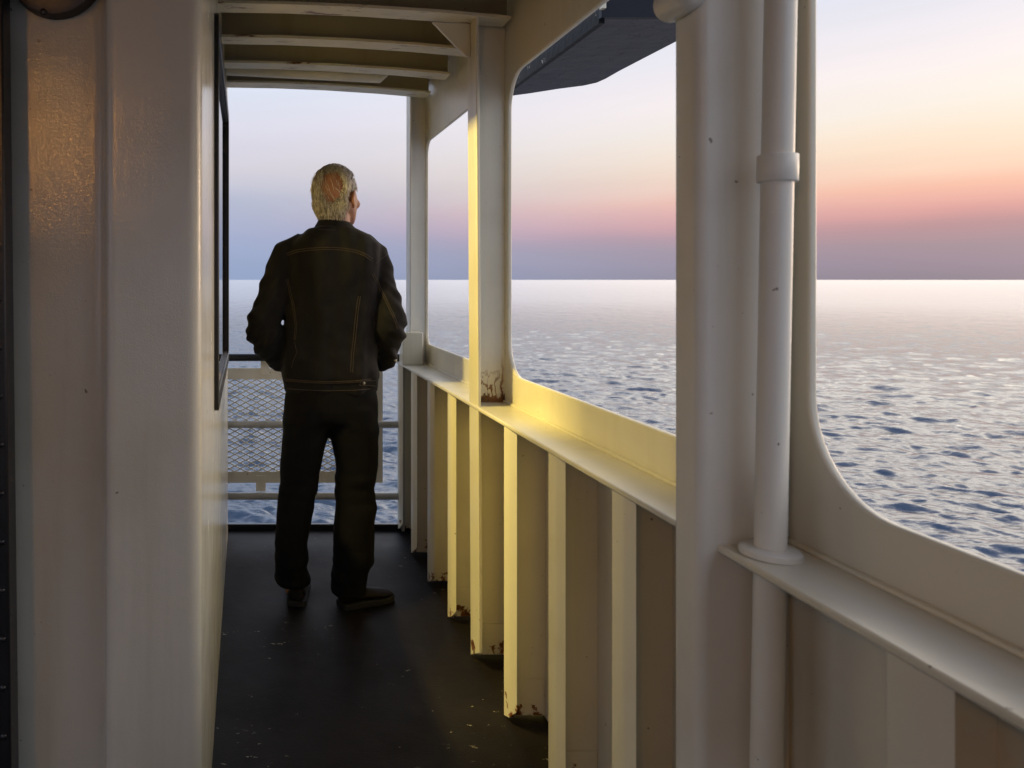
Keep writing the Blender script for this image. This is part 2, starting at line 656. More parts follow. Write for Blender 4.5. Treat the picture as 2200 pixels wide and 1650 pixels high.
SEA_Z = -6.6
HC = CZ - SEA_Z
inv = np.concatenate([np.linspace(1 / 9.0, 1 / 20, 20, endpoint=False), np.linspace(1 / 20, 1 / 1600, 760, endpoint=False),
                      np.geomspace(1 / 1600, 1 / 45000, 40)])
dist = 1 / inv
angs = np.concatenate([np.linspace(-180, -42, 40, endpoint=False), np.linspace(-42, -4, 60, endpoint=False), np.linspace(-4, 52, 820, endpoint=False),
                       np.linspace(52, 100, 60, endpoint=False), np.linspace(100, 180, 24, endpoint=False)])
aa = np.radians(angs)
D, A = np.meshgrid(dist, aa, indexing='ij')
X, Y = D * np.sin(A), D * np.cos(A)
T1, S1 = ocean_tile(768, 53.0, 2.25, R(62), .064), 53.0
T2, S2 = ocean_tile(512, 19.0, 1.5, R(92), .032), 19.0
fade = 1 / (1 + (D / 520.) ** 2)
fine = 1 / (1 + (D / 75.) ** 2)
ca, sa = math.cos(.5), math.sin(.5)
X2, Y2 = X * ca - Y * sa, X * sa + Y * ca
H = sample(T1[0], S1, X, Y) * fade + sample(T2[0], S2, X2, Y2) * fine
XX = X + .6 * sample(T1[1], S1, X, Y) * fade
YY = Y + .6 * sample(T1[2], S1, X, Y) * fade
nr, na = D.shape
co = np.stack([XX, YY, H + SEA_Z], -1).reshape(-1, 3)
ii, jj = np.meshgrid(np.arange(nr - 1), np.arange(na), indexing='ij')
j2 = (jj + 1) % na
quads = np.stack([ii * na + jj, ii * na + j2, (ii + 1) * na + j2, (ii + 1) * na + jj], -1).reshape(-1, 4)
me = bpy.data.meshes.new('sea')
me.vertices.add(len(co))
me.vertices.foreach_set('co', co.astype(np.float32).ravel())
me.loops.add(quads.size)
me.loops.foreach_set('vertex_index', quads.astype(np.int32).ravel())
me.polygons.add(len(quads))
me.polygons.foreach_set('loop_start', np.arange(0, quads.size, 4, dtype=np.int32))
me.polygons.foreach_set('use_smooth', np.ones(len(quads), bool))
me.update()
me.flip_normals() if me.polygons[0].normal.z < 0 else None
tag(link('sea', me, M['sea']), kind='structure')

# ------------------------------------------------------------------ ship: deck and hull
SH = .853                      # inner face of the shell plate
LZ = .872                      # top of the ledge
tag(MB().box(-4, SH + .02, -5, 3.86, -.08, 0).build('deck', M['deck']), kind='structure')
tag(MB().box(-7, SH + .016, -12, 3.84, -8.5, -.085).build('hull', M['navy']), kind='structure')

# ------------------------------------------------------------------ bulwark
bul = thing('bulwark', (.8, 0, 0), 'cream painted steel ship side with large rounded openings above a ribbed bulwark', 'bulwark')
TW = Matrix(((0, 0, 1, SH + .007), (1, 0, 0, 0), (0, 1, 0, 0), (0, 0, 0, 1)))
holes = [rrect(2.63, 3.725, .972, 1.975, [.06, .07, .13, .13]),
         rrect(1.36, 2.513, .972, 1.972, .115),
         rrect(-.06, 1.147, .962, 1.972, .15),
         rrect(-1.5, -.32, .972, 1.972, .13),
         rrect(-2.9, -1.75, .972, 1.972, .13)]
plate2d('side_plate', [(-4, 0), (3.86, 0), (3.86, 2.262), (-4, 2.262)], holes, .014, .005, TW, M['paint'], bul)
MB().box(.730, SH - .001, -4, 3.86, LZ - .013, LZ).build('ledge', M['paint'], bul, bevel=.004)
# weld bead where ledge meets the plate
MB().tube([(SH - .002, y, LZ + .002) for y in (-3.9, 0, 3.8)], .006, 8).build('weld_seam', M['paint'], bul, smooth=True)


def stiffener(y, parent, name='stiffener', mat='paint_low', top=None):
    m_ = MB()
    t = (LZ - .014) if top is None else top
    # bulb flange (plan outline), cut on a slant at its foot
    prof = [(.749, y + .010), (.738, y + .032), (.735, y + .040), (.735, y + .082), (.7475, y + .082), (.7475, y + .044), (.7515, y + .020)]
    z0 = [.055, .028, .02, .004, .004, .02, .05]
    m_.hexa([(p[0], p[1], z) for p, z in zip(prof, z0)], [(p[0], p[1], t) for p in prof])
    m_.box(.7475, SH + .001, y + .070, y + .0815, .010, t)
    # doubler at the foot
    m_.box(.752, SH - .004, y + .067, y + .0695, .012, .118)
    return m_.build(name, M[mat], parent, bevel=.0022)


ys = [3.76, 3.427, 3.094, 2.761, 2.428, 2.118, 1.785, 1.452, .786, .453, .12]
st0 = stiffener(ys[0], bul)
for y in ys[1:]:
    if abs(y - 2.428) < .01:
        continue
    o = st0.copy()
    col.objects.link(o)
    o.parent = bul
    o.location = st0.location + Vector((0, y - ys[0], 0))
# fittings on the plate
MB().tube([P(1112, 55, 2.62) + Vector((-.05, 0, 0)), P(1128, 55, 2.62) + Vector((-.05, 0, 0)), P(1128, 48, 2.62) + Vector((-.05, 0, 0))], .004, 6).build('hook', M['paint'], bul, smooth=True)

# ------------------------------------------------------------------ posts standing along the bulwark
c1 = thing('post', (.79, 2.48, 0), 'cream post with rusty foot between two openings, bright yellow lit flange', 'post', 'steel posts along the ship side')
m_ = MB()
y = 2.452
CT = 2.165
prof = [(.739, y), (.739, y + .101), (.749, y + .101), (.749, y)]
m_.hexa([(a, b, z) for (a, b), z in zip(prof, [.06, .004, .004, .06])], [(a - .012, b, CT) for a, b in prof])
m_.build('flange', M['column'], c1, bevel=.002)
m_ = MB()
m_.hexa([(.7495, y + .090, .01), (SH + .001, y + .090, .01), (SH + .001, y + .101, .01), (.7495, y + .101, .01)],
        [(.7375, y + .090, CT), (SH + .001, y + .090, CT), (SH + .001, y + .101, CT), (.7375, y + .101, CT)])
m_.box(.752, SH - .004, y + .086, y + .0895, .012, .118)
m_.build('web', M['column'], c1, bevel=.002)

c2 = thing('post', (.8, 3.68, LZ), 'shaded grey end post beside the front railing with a small foot block', 'post', 'steel posts along the ship side')
m_ = MB().hexa([(.760, 3.66, LZ), (.760, 3.75, LZ), (.770, 3.75, LZ), (.770, 3.66, LZ)], [(.762, 3.66, 2.22), (.762, 3.75, 2.22), (.772, 3.75, 2.22), (.772, 3.66, 2.22)])
m_.build('flange', M['post'], c2, bevel=.002)
MB().box(.7705, SH + .001, 3.732, 3.744, LZ, 2.22).build('web', M['post'], c2, bevel=.002)
MB().box(.722, .822, 3.640, 3.7305, LZ, 1.032).build('foot_block', M['paint'], c2, bevel=.004)

c3 = thing('post', (.76, 1.21, 0), 'thick rounded white post in the foreground beside the vertical pipe', 'post', 'steel posts along the ship side')


def rr_plan(x0, x1, y0, y1, r, n=6):
    return [(a, b) for a, b in rrect(x0, x1, y0, y1, r, n)]


MB().prism(rr_plan(.700, .845, 1.176, 1.252, .018, 8), 0, 2.26).build('shaft', M['post'], c3, smooth=True, angle=60)
MB().box(.846, SH + .0005, 1.19, 1.24, 0, 2.2).build('web', M['post'], c3)
kb = MB()
kc = P(1474, -6, 1.2)
kb.tube([kc + Vector((-.004, -.035, 0)), kc + Vector((-.004, -.03, 0)), kc + Vector((-.004, -.012, 0)), kc + Vector((-.004, .04, 0))], [.012, .022, .028, .028], 20)
kb.build('lug', M['post'], c3, smooth=True, angle=50)

# ------------------------------------------------------------------ pipe
pt, pb = P(1682, -260, 1.13), P(1646, 1650, 1.13)
pb2 = pt + (pb - pt) * ((pt.z - 0.0) / (pt.z - pb.z))
pipe = thing('pipe', tuple(pb2), 'white painted vertical drain pipe with a wide collar passing through the ledge', 'pipe')
pt2 = pb2 + (pt - pb2) * (2.26 / (pt.z - pb2.z))
MB().tube([pb2, pb2.lerp(pt2, .5), pt2], .0212, 28).build('tube', M['post'], pipe, smooth=True)


def on_pipe(z):
    return pb2.lerp(pt2, (z - pb2.z) / (pt2.z - pb2.z))


zc = CZ - (362 - 601) * 1.13 / F
MB().tube([on_pipe(zc - .0205), on_pipe(zc - .0195), on_pipe(zc + .0195), on_pipe(zc + .0205)], [.0258, .0268, .0268, .0258], 28).build('collar', M['post'], pipe, smooth=True, angle=50)
MB().tube([on_pipe(LZ + .0005), on_pipe(LZ + .009), on_pipe(LZ + .0125)], [.041, .041, .036], 28).build('deck_flange', M['post'], pipe, smooth=True, angle=50)

# ------------------------------------------------------------------ overhead deck with beams
oh = thing('overhead_deck', (.4, 2, 2.2), 'low cream ceiling of the walkway on rusty cross beams', 'ceiling')


def cz(x):                      # camber of the deck above
    return 2.196 - .050 * (x + .14) / .96 - .012 * ((x - .34) / .5) ** 2 + .012


xs = [-3.2, -1.5, -.6, -.16, .1, .34, .6, .82]
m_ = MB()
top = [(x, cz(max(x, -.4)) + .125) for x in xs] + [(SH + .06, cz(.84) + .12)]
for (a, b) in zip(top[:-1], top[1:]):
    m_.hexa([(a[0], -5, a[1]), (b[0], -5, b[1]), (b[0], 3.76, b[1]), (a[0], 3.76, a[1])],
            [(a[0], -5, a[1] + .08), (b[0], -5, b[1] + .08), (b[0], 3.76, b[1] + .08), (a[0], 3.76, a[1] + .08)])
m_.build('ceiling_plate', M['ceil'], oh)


def beam(y, dz=0, x1=.815, w=.085):
    a, b = MB(), MB()
    bx = [-.30, -.16, .1, .34, .6, x1]
    for p, q in zip(bx[:-1], bx[1:]):
        zp, zq = cz(p) + dz, cz(q) + dz
        a.hexa([(p, y, zp), (q, y, zq), (q, y + w, zq), (p, y + w, zp)], [(p, y, zp + .010), (q, y, zq + .010), (q, y + w, zq + .010), (p, y + w, zp + .010)])
        b.hexa([(p, y + w * .45, zp + .0102), (q, y + w * .45, zq + .0102), (q, y + w * .45 + .01, zq + .0102), (p, y + w * .45 + .01, zp + .0102)],
               [(p, y + w * .45, zp + .127 - dz), (q, y + w * .45, zq + .127 - dz), (q, y + w * .45 + .01, zq + .127 - dz), (p, y + w * .45 + .01, zp + .127 - dz)])
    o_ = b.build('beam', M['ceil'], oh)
    fl = a.mesh('beam_flange')
    bm = bmesh.new()
    bm.from_mesh(fl)
    bmesh.ops.remove_doubles(bm, verts=bm.verts, dist=.0005)
    bm.to_mesh(fl)
    bm.free()
    f_ = bpy.data.objects.new('beam_flange', fl)
    fl.materials.append(M['beam'])
    fl.transform(Matrix.Translation(-wloc(oh)))
    col.objects.link(f_)
    f_.parent = o_
    return o_


bA = beam(2.44, x1=.838)
for y in (2.78, 3.11):
    beam(y)
beam(3.55, .035, x1=.838, w=.10)
for y in (2.10, 1.76, 1.42, 1.08, .74, .4):
    beam(y)
# knee between post and beam
kn = MB()
zt = cz(.7)
k1, k2, k3 = (.600, zt + .002), (.726, zt - .004), (.726, zt - .115)
kn.add([(k1[0], 2.515, k1[1]), (k2[0], 2.515, k2[1]), (k3[0], 2.515, k3[1]), (.712, 2.515, k3[1] + .002), (k1[0], 2.526, k1[1]), (k2[0], 2.526, k2[1]), (k3[0], 2.526, k3[1]), (.712, 2.526, k3[1] + .002)],
       [(0, 1, 2, 3), (7, 6, 5, 4), (0, 4, 5, 1), (1, 5, 6, 2), (2, 6, 7, 3), (3, 7, 4, 0)])
kn.build('knee_bracket', M['paint'], oh)

# unlit batten under the ceiling, with rounded ends
bt = thing('ceiling_light', (.2, 3.30, 2.20), 'long unlit white tube light fixed behind the ceiling beam', 'light fitting')
m_ = MB()
m_.tube([(-.125, 3.30, cz(-.1) + .030), (.555, 3.30, cz(.55) + .022), (.585, 3.30, cz(.58) + .034)], [.030, .030, .010], 16)
m_.build('cover', M['paint'], bt, smooth=True, angle=60)
MB().box(-.11, .55, 3.285, 3.315, 2.232, 2.325).build('base', M['ceil'], bt)

# ------------------------------------------------------------------ wing of the deck above, outside
wg = thing('bridge_wing', (1.4, 3, 2.2), 'dark grey overhanging deck wing with peeling black edge outside the opening', 'overhang')
zu = 2.196
pl = [(1.2, 2.56), (1.2, 3.69), (1.24, 3.69)]
pl += [(P(px, py, 0 + F * (zu - CZ) / (601 - py)).x, F * (zu - CZ) / (601 - py)) for px, py in ((1140, 201), (1200, 191.5), (1255, 184.5), (1284, 178), (1302, 170), (1330, 154), (1380, 128), (1447, 93.5), (1475, 78))]
pl += [(1.64, 2.56)]
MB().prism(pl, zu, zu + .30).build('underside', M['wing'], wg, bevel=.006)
MB().box(1.180, 1.1995, 2.556, 3.70, zu - .026, zu + .31).build('inner_edge', M['peeling'], wg)
MB().box(1.1797, 1.645, 2.535, 2.5555, zu - .012, zu + .31).build('near_face', M['navy'], wg)
MB().box(1.172, 1.186, 2.515, 2.5345, zu + .012, zu + .30).build('white_edging', M['paint'], wg)

# ------------------------------------------------------------------ cabin side with its window
cab = thing('cabin_wall', (-.3, 2, 0), 'glossy white cabin side with a rounded corner and a dark framed window', 'cabin')
ang = math.atan2(.030, 2.26)
A0 = Vector((-.1085, 1.53, 0))
du = Vector((-math.sin(ang), math.cos(ang), 0))
dn_ = Vector((math.cos(ang), math.sin(ang), 0))          # outward, into the walkway
TC = Matrix(((du.x, 0, dn_.x, A0.x - .012 * dn_.x), (du.y, 0, dn_.y, A0.y - .012 * dn_.y), (0, 1, 0, 0), (0, 0, 0, 1)))
WU0, WU1, WZ0, WZ1 = .60, 1.93, .925, 2.045              # window along the wall
plate2d('side_panel', [(0, 0), (2.26, 0), (2.26, 2.33), (0, 2.33)], [rrect(WU0, WU1, WZ0, WZ1, .04)], .024, .0006, TC, M['gloss'], cab)
plan = [(-.520, 1.585), (-.520, 1.560), (-.345, 1.560), (-.330, 1.560), (-.318, 1.556), (-.310, 1.546), (-.303, 1.512), (-.297, 1.503), (-.288, 1.4995), (-.280, 1.4995), (-.150, 1.4995), (-.1385, 1.4995)]
for k in range(1, 9):
    a = R(-90 + 90 * k / 8)
    plan.append((-.1385 + .030 * math.cos(a), 1.5295 + .030 * math.sin(a)))
back = [(-.1325, 1.5300)]
for k in range(7, -1, -1):
    a = R(-90 + 90 * k / 8)
    back.append((-.1385 + .006 * math.cos(a), 1.5295 + .006 * math.sin(a)))
back += [(-.280, 1.5235), (-.298, 1.575), (-.310, 1.585)]
MB().prism(plan + back, 0, 2.33).build('front_panel', M['peel'], cab, smooth=True, angle=50)
# remaining sides of the room
m_ = MB()
m_.box(-3.0, -.5205, 1.565, 1.585, 0, 2.33)
m_.build('front_wall', M['paint'], cab)
MB().box(-3.0, -.145, 3.77, 3.79, 0, 2.33).build('far_wall', M['lining'], cab)
MB().box(-3.02, -3.0005, 1.565, 3.79, 0, 2.33).build('back_wall', M['lining'], cab)
MB().box(-3.0, -.16, 1.59, 3.765, .001, .01).build('cabin_floor', M['lining'], cab)


def wall_pt(u, z, n=0):
    return A0 + du * u + dn_ * n + Vector((0, 0, z))


def frame_ring(u0, u1, z0, z1, wdt, n0, n1, r=.03):
    o_, i_ = rrect(u0, u1, z0, z1, r, 5), rrect(u0 + wdt, u1 - wdt, z0 + wdt, z1 - wdt, max(r - wdt * .4, .008), 5)
    n = len(o_)
    vs = [wall_pt(*p, n0) for p in o_] + [wall_pt(*p, n0) for p in i_] + [wall_pt(*p, n1) for p in o_] + [wall_pt(*p, n1) for p in i_]
    fs = []
    for k in range(n):
        j = (k + 1) % n
        fs += [(k, j, n + j, n + k), (2 * n + k, 3 * n + k, 3 * n + j, 2 * n + j), (k, 2 * n + k, 2 * n + j, j), (n + k, n + j, 3 * n + j, 3 * n + k)]
    return MB().add(vs, fs)


win = frame_ring(WU0 - .012, WU1 + .012, WZ0 - .012, WZ1 + .012, .042, -.030, .013).build('window', M['rubber'], cab, bevel=.003)
m_ = MB().add([wall_pt(u, z, n) for n in (-.007, -.002) for (u, z) in ((WU0 + .012, WZ0 + .012), (WU1 - .012, WZ0 + .012), (WU1 - .012, WZ1 - .012), (WU0 + .012, WZ1 - .012))],
              [(0, 3, 2, 1), (4, 5, 6, 7), (0, 1, 5, 4), (1, 2, 6, 5), (2, 3, 7, 6), (3, 0, 4, 7)])
m_.build('pane', M['glass'], win)
frame_ring(WU0 + .026, WU1 - .026, WZ0 + .026, WZ1 - .026, .010, -.0018, .004, .02).build('inner_gasket', M['brown'], win)

# lamp inside the cabin, shining out through the window
lampA = thing('cabin_lamp', (-.95, 2.25, 2.2), 'lit warm yellow strip lamp on the cabin ceiling behind the window', 'lamp')
MB().box(-1.02, -.88, 2.00, 3.10, 2.245, 2.295).build('housing', M['paint'], lampA, bevel=.005)
for ya in (2.03, 2.62):
    MB().box(-1.0, -.90, ya, ya + .44, 2.225, 2.2445).build('diffuser', emis('warm_diffuser', (1, .70, .22), 6), lampA, bevel=.005)
ld = bpy.data.lights.new('lamp_light', 'AREA')
ld.shape = 'RECTANGLE'
ld.size, ld.size_y = .06, .26
ld.energy = LAMP_W
ld.color = (1.0, .74, .22)
for ya, pw in ((2.25, 1.0), (2.84, .50)):
    lc = ld if pw == 1 else ld.copy()
    lc.energy = LAMP_W * pw
    lo = bpy.data.objects.new('lamp_light', lc)
    col.objects.link(lo)
    lo.parent = lampA
    lo.location = (0, ya - 2.25, 0)
    lo.rotation_euler = (0, R(-42), 0)
# unseen blocker added inside the window: keeps lamp light off man and far bulwark
m_ = MB()
for k in range(13):
    ya = 2.655 + k * .064
    m_.tube([(-.185, ya, .80), (-.185, ya, 2.12)], .030, 8)
m_.build('lamp_light_block', M['lining'], cab, smooth=True)

# door at the far left
dr = thing('door', (-.9, 1.5, 0), 'black steel door edge with a row of rivets at the far left', 'door')
MB().hexa([(-1.25, 1.47, .02), (-.478, 1.47, .02), (-.478, 1.52, .02), (-1.25, 1.52, .02)],
          [(-1.25, 1.47, 2.2), (-.503, 1.47, 2.2), (-.503, 1.52, 2.2), (-1.25, 1.52, 2.2)]).build('leaf', M['black'], dr, bevel=.004)
for k in range(22):
    z = .1 + .096 * k
    x = -.478 - .025 * z / 2.2 - .0135
    MB().ell((x, 1.4695, z), (.0065, .004, .0065), nu=10, nv=6).build('rivet', M['black'], dr, smooth=True)

# round fitting above the panel
ctr = P(122, -62, 1.556)
rf = thing('wall_fitting', tuple(ctr), 'dark round metal fitting with a screw high on the left panel', 'fitting')
MB().tube([ctr + Vector((0, -.032, 0)), ctr + Vector((0, -.028, 0)), ctr + Vector((0, .003, 0))], [.084, .098, .101], 40).build('disc', M['brown'], rf, smooth=True, angle=40)
MB().tube([ctr + Vector((0, -.05, 0)), ctr + Vector((0, -.0325, 0))], [.058, .064], 32).build('cap', M['rubber'], rf, smooth=True, angle=40)
MB().ell(P(93, 25, 1.522), (.007, .003, .007), nu=12, nv=6).build('screw', M['black'], rf, smooth=True)

# orange bulkhead lamp behind the viewer, whose glints show in the left panel
bl = thing('bulkhead_lamp', (-1.24, -1.5, 2.13), 'small orange bulkhead lamp on the wall further aft', 'lamp')
MB().tube([(-1.24, -1.56, 2.13), (-1.24, -1.53, 2.13)], .07, 20).build('base', M['brown'], bl, smooth=True, angle=40)
MB().ell((-1.24, -1.50, 2.13), (.026, .026, .029)).build('globe', emis('orange_globe', (1, .44, .09), 640), bl, smooth=True)
MB().box(-1.9, -1.0, -1.60, -1.56, 0, 2.32).build('backing_wall', M['paint'], bl)

# ------------------------------------------------------------------ railing at the end
rl_ = thing('railing', (.3, 3.83, 0), 'steel end railing with a black top rail and two grey pipes', 'railing')
YR = 3.83


def rail(py, r, mat, name, x0=-.155, x1=.735):
    z = CZ - (py - 601) * YR / F
    MB().tube([(x0, YR, z), (.3, YR, z), (x1, YR, z)], r, 16).build(name, M[mat], rl_, smooth=True)
    return z


zt_ = rail(768, .0195, 'black', 'top_rail', x1=.745)
MB().tube([(.7455, YR, zt_), (.78, YR - .005, zt_ + .004), (.815, YR - .012, zt_ + .002)], [.0195, .016, .003], 14).build('rail_end', M['black'], rl_, smooth=True)
rail(912, .0185, 'grey', 'pipe_rail', x1=.752)
rail(1066, .0185, 'grey', 'pipe_rail', x1=.752)
MB().box(.7525, .768, YR - .015, YR + .015, .0, LZ - .014).build('end_stanchion', M['grey'], rl_, bevel=.002)
MB().box(-.18, -.150, YR - .02, YR + .02, .0, .92).build('end_stanchion', M['grey'], rl_, bevel=.002)
cm = MB().box(-.6, .86, 3.835, 3.862, -.05, .030).build('deck_coaming', M['black'], None, bevel=.004)
tag(cm, 'low black steel sill along the deck edge under the railing', 'sill')

# expanded metal panel hung on the railing
YP = 3.862
pn = thing('mesh_panel', (.2, YP, .6), 'pale expanded metal panel with diamond holes hung on the railing', 'mesh panel')
x0, x1 = -.5, P(822, 0, YP).x
z1, z0 = P(0, 791, YP).z, P(0, 1037, YP).z
m_ = MB()
zi1, zi0, xi1 = P(0, 815, YP).z, P(0, 1013, YP).z, P(803, 0, YP).x
for a, b, c, d in ((x0, x1, zi1, z1), (x0, x1, z0, zi0), (xi1, x1, zi0 + .0005, zi1 - .0005)):
    m_.box(a, b, YP - .002, YP + .002, c, d)
m_.build('border', M['mesh'], pn)
m_ = MB()
cw, ch = .0565, .0300
rows = int((zi1 - zi0) / ch * 2 + .5)
ch = (zi1 - zi0) * 2 / rows
xb = x0
st_w = .0056
for r_ in range(rows):
    za, zb = zi0 + r_ * ch / 2, zi0 + (r_ + 1) * ch / 2
    k = 0
    while True:
        xa = x0 + k * cw / 2
        xe = xa + cw / 2
        if xa >= xi1 - .002:
            break
        up = (k + r_) % 2 == 0
        p, q = (xa, za if up else zb), (xe, zb if up else za)
        if q[0] > xi1:
            f_ = (xi1 - p[0]) / (q[0] - p[0])
            q = (xi1, p[1] + (q[1] - p[1]) * f_)
        n_ = Vector((-(q[1] - p[1]), q[0] - p[0])).normalized() * st_w / 2
        m_.hexa([(p[0] - n_.x, YP - .002, p[1] - n_.y), (q[0] - n_.x, YP - .002, q[1] - n_.y), (q[0] - n_.x, YP + .003, q[1] - n_.y), (p[0] - n_.x, YP + .003, p[1] - n_.y)],
                [(p[0] + n_.x, YP - .003, p[1] + n_.y), (q[0] + n_.x, YP - .003, q[1] + n_.y), (q[0] + n_.x, YP + .002, q[1] + n_.y), (p[0] + n_.x, YP + .002, p[1] + n_.y)])
        k += 1
m_.build('diamond_mesh', M['mesh'], pn)
for (pa, pb_, ya, yb) in ((560, 579, 776, 806), (550, 571, 1022, 1056), (760, 779, 776, 806), (760, 779, 1022, 1056)):
    a, b = P(pa, ya, YP - .006), P(pb_, yb, YP - .006)
    MB().box(a.x, b.x, YP - .009, YP - .0025, b.z, a.z).build('hanging_tab', M['mesh'], pn, bevel=.001)


# ------------------------------------------------------------------ the man
def remesh(name, mb, voxel, iters, mat, parent, warp=None):
    me_ = mb.mesh(name)
    o_ = bpy.data.objects.new(name, me_)
    col.objects.link(o_)
    r_ = o_.modifiers.new('r', 'REMESH')
    r_.mode = 'VOXEL'
    r_.voxel_size = voxel
    s_ = o_.modifiers.new('s', 'SMOOTH')
    s_.iterations = iters
    s_.factor = .5
    dg = bpy.context.evaluated_depsgraph_get()
    dg.update()
    out = bpy.data.meshes.new_from_object(o_.evaluated_get(dg))
    bpy.data.objects.remove(o_)
    bpy.data.meshes.remove(me_)
    out.materials.clear()
    if warp:
        n_ = len(out.vertices)
        co_ = np.empty(n_ * 3, np.float32)
        out.vertices.foreach_get('co', co_)
        no_ = np.empty(n_ * 3, np.float32)
        out.vertices.foreach_get('normal', no_)
        co_ = co_.reshape(-1, 3)
        no_ = no_.reshape(-1, 3)
        d_ = np.array([warp(Vector(c), Vector(nn_)) for c, nn_ in zip(co_.tolist(), no_.tolist())], np.float32)
        co_ += no_ * d_[:, None]
        out.vertices.foreach_set('co', co_.ravel())
        out.update()
    return link(name, out, mat, parent, smooth=True, angle=None)


def ring(cx, cy, z, rx, ryb, ryf, n=28, p=2.4):
    pts = []
    for k in range(n):
        a = 2 * math.pi * k / n
        c, s = math.cos(a), math.sin(a)
        x = math.copysign(abs(c) ** (2 / p), c) * rx
        y_ = math.copysign(abs(s) ** (2 / p), s) * (ryf if s > 0 else ryb)
        pts.append((cx + x, cy + y_, z))
    return pts


YM = 3.02
man = thing('person', (.31, 3.0, 0), 'white-haired man in a dark denim jacket and black trousers looking out to sea', 'person')

# head frame: the face looks ahead and to the right
HC_ = Vector((P(724, 0, YM).x, 3.03, 0))
yaw = R(-40)
HR = Matrix.Rotation(yaw, 3, 'Z')


def hp(x, y_, z):
    v = HR @ Vector((x, y_, 0))
    return Vector((HC_.x + v.x, HC_.y + v.y, z))


CRZ, CR = 1.650, (.075, .094, .098)      # cranium
bd = MB()
bd.ell(hp(0, -.012, CRZ), CR, HR, 28, 18)
bd.ell(hp(0, .030, 1.615), (.066, .070, .085), HR, 20, 14)       # face
jaw = []
for z, rx, y0, y1 in ((1.513, .022, .055, .095), (1.522, .036, .030, .100), (1.54, .050, .0, .100), (1.565, .060, -.02, .097), (1.60, .066, -.03, .095)):
    jaw.append([tuple(hp(math.cos(a) * rx, (y0 + y1) / 2 + math.sin(a) * (y1 - y0) / 2, z)) for a in [2 * math.pi * k / 20 for k in range(20)]])
bd.loft(jaw)
bd.tube([hp(0, .082, 1.640), hp(0, .100, 1.615), hp(0, .118, 1.590), hp(0, .105, 1.580)], [.010, .012, .016, .012], 10)      # nose
bd.ell(hp(0, .088, 1.650), (.036, .012, .010), HR, 14, 8)        # brow
bd.ell(hp(0, .092, 1.553), (.024, .011, .006), HR, 12, 6)        # lips
bd.ell(hp(0, .093, 1.545), (.022, .011, .006), HR, 12, 6)
bd.ell(hp(0, .092, 1.522), (.020, .014, .014), HR, 12, 8)        # chin
for s in (-1, 1):
    bd.ell(hp(.045 * s, .070, 1.600), (.020, .022, .020), HR, 12, 8)   # cheekbones
    tilt = HR @ Matrix.Rotation(R(22 * s), 3, 'Z') @ Matrix.Rotation(R(-12), 3, 'X')
    e = hp(.081 * s, -.006, 1.612)
    bd.ell(e, (.0075, .017, .030), tilt, 14, 10)
    pts = []
    for k in range(11):
        a = R(-110 + 250 * k / 10)
        q = Vector((.006 * s, -.019 * math.cos(a) * (1 if math.cos(a) > 0 else .55), .033 * math.sin(a) + .003))
        pts.append(e + tilt @ q)
    bd.tube(pts, .0052, 8)                                       # ear rim
    bd.ell(e + tilt @ Vector((.001 * s, .006, -.030)), (.006, .008, .010), tilt, 10, 6)
# neck, trunk, legs under the clothes
nx = P(720, 0, YM).x
bd.tube([(nx + .012, 3.045, 1.60), (nx + .008, 3.035, 1.55), (nx + .002, 3.02, 1.49), (nx, 3.01, 1.44)], [.054, .054, .058, .072], 20)
bd.loft([ring(P(712, 0, YM).x, 3.02, z, rx, .085, .095, 20) for z, rx in ((.93, .15), (1.05, .145), (1.2, .15), (1.35, .165), (1.42, .14), (1.455, .08))])


def limb(pts, rad, n=14):
    bd.tube(pts, rad, n)


for side, arm in ((-1, [P(612, 556, YM), P(584, 625, 2.995), P(570, 692, 2.965), P(590, 748, 3.05), P(606, 776, 3.12)]),
                  (1, [P(806, 556, YM), P(824, 620, 2.995), P(838, 690, 2.965), P(822, 742, 3.05), P(806, 772, 3.12)])):
    limb(arm, [.046, .043, .036, .030, .024])
    w_ = Vector(arm[-1])
    pd = Vector((-side * .35, .75, -.45)).normalized()           # hand goes forward into the pocket
    sd_ = Vector((side * .2, .45, .85)).normalized()
    sd_ = (sd_ - pd * sd_.dot(pd)).normalized()
    pl_ = [w_ + pd * .0, w_ + pd * .04, w_ + pd * .085]
    bd.tube(pl_, [.026, .038, .036], 14, flat=.45, up=pd.cross(sd_))
    nrm = pd.cross(sd_) * side
    for k, ln in enumerate((.072, .080, .075, .058)):
        b0 = w_ + pd * .082 + sd_ * (.027 - .018 * k)
        b1 = b0 + (pd * .9 - nrm * .2).normalized() * ln * .45
        b2 = b1 + (pd * .65 - nrm * .65).normalized() * ln * .32
        b3 = b2 + (pd * .3 - nrm * .9).normalized() * ln * .23
        bd.tube([b0, b1, b2, b3], [.0092, .0088, .008, .0068], 8)
    t0 = w_ + pd * .03 + sd_ * .028
    t1 = t0 + (pd * .55 + sd_ * .75).normalized() * .038
    bd.tube([t0, t1, t1 + (pd * .85 + sd_ * .35 - nrm * .2).normalized() * .032], [.012, .0105, .0085], 8)
for pxs, yy in (((655, 650, 640, 630, 632), (3.0, 3.0, 2.99, 2.98, 2.985)), ((765, 768, 764, 760, 752), (3.0, 3.0, 2.99, 2.97, 2.95))):
    limb([P(px, py, y_) for px, py, y_ in zip(pxs, (880, 960, 1070, 1190, 1272), yy)], [.078, .072, .052, .046, .036])
body = remesh('body', bd, .0052, 3, M['skin'], man)
for s in (-1, 1):
    MB().ell(hp(.029 * s, .0770, 1.632), (.012, .0105, .010), HR, 12, 8).build('eye', M['eye'], man, smooth=True)

# --- trousers
tr_ = MB()


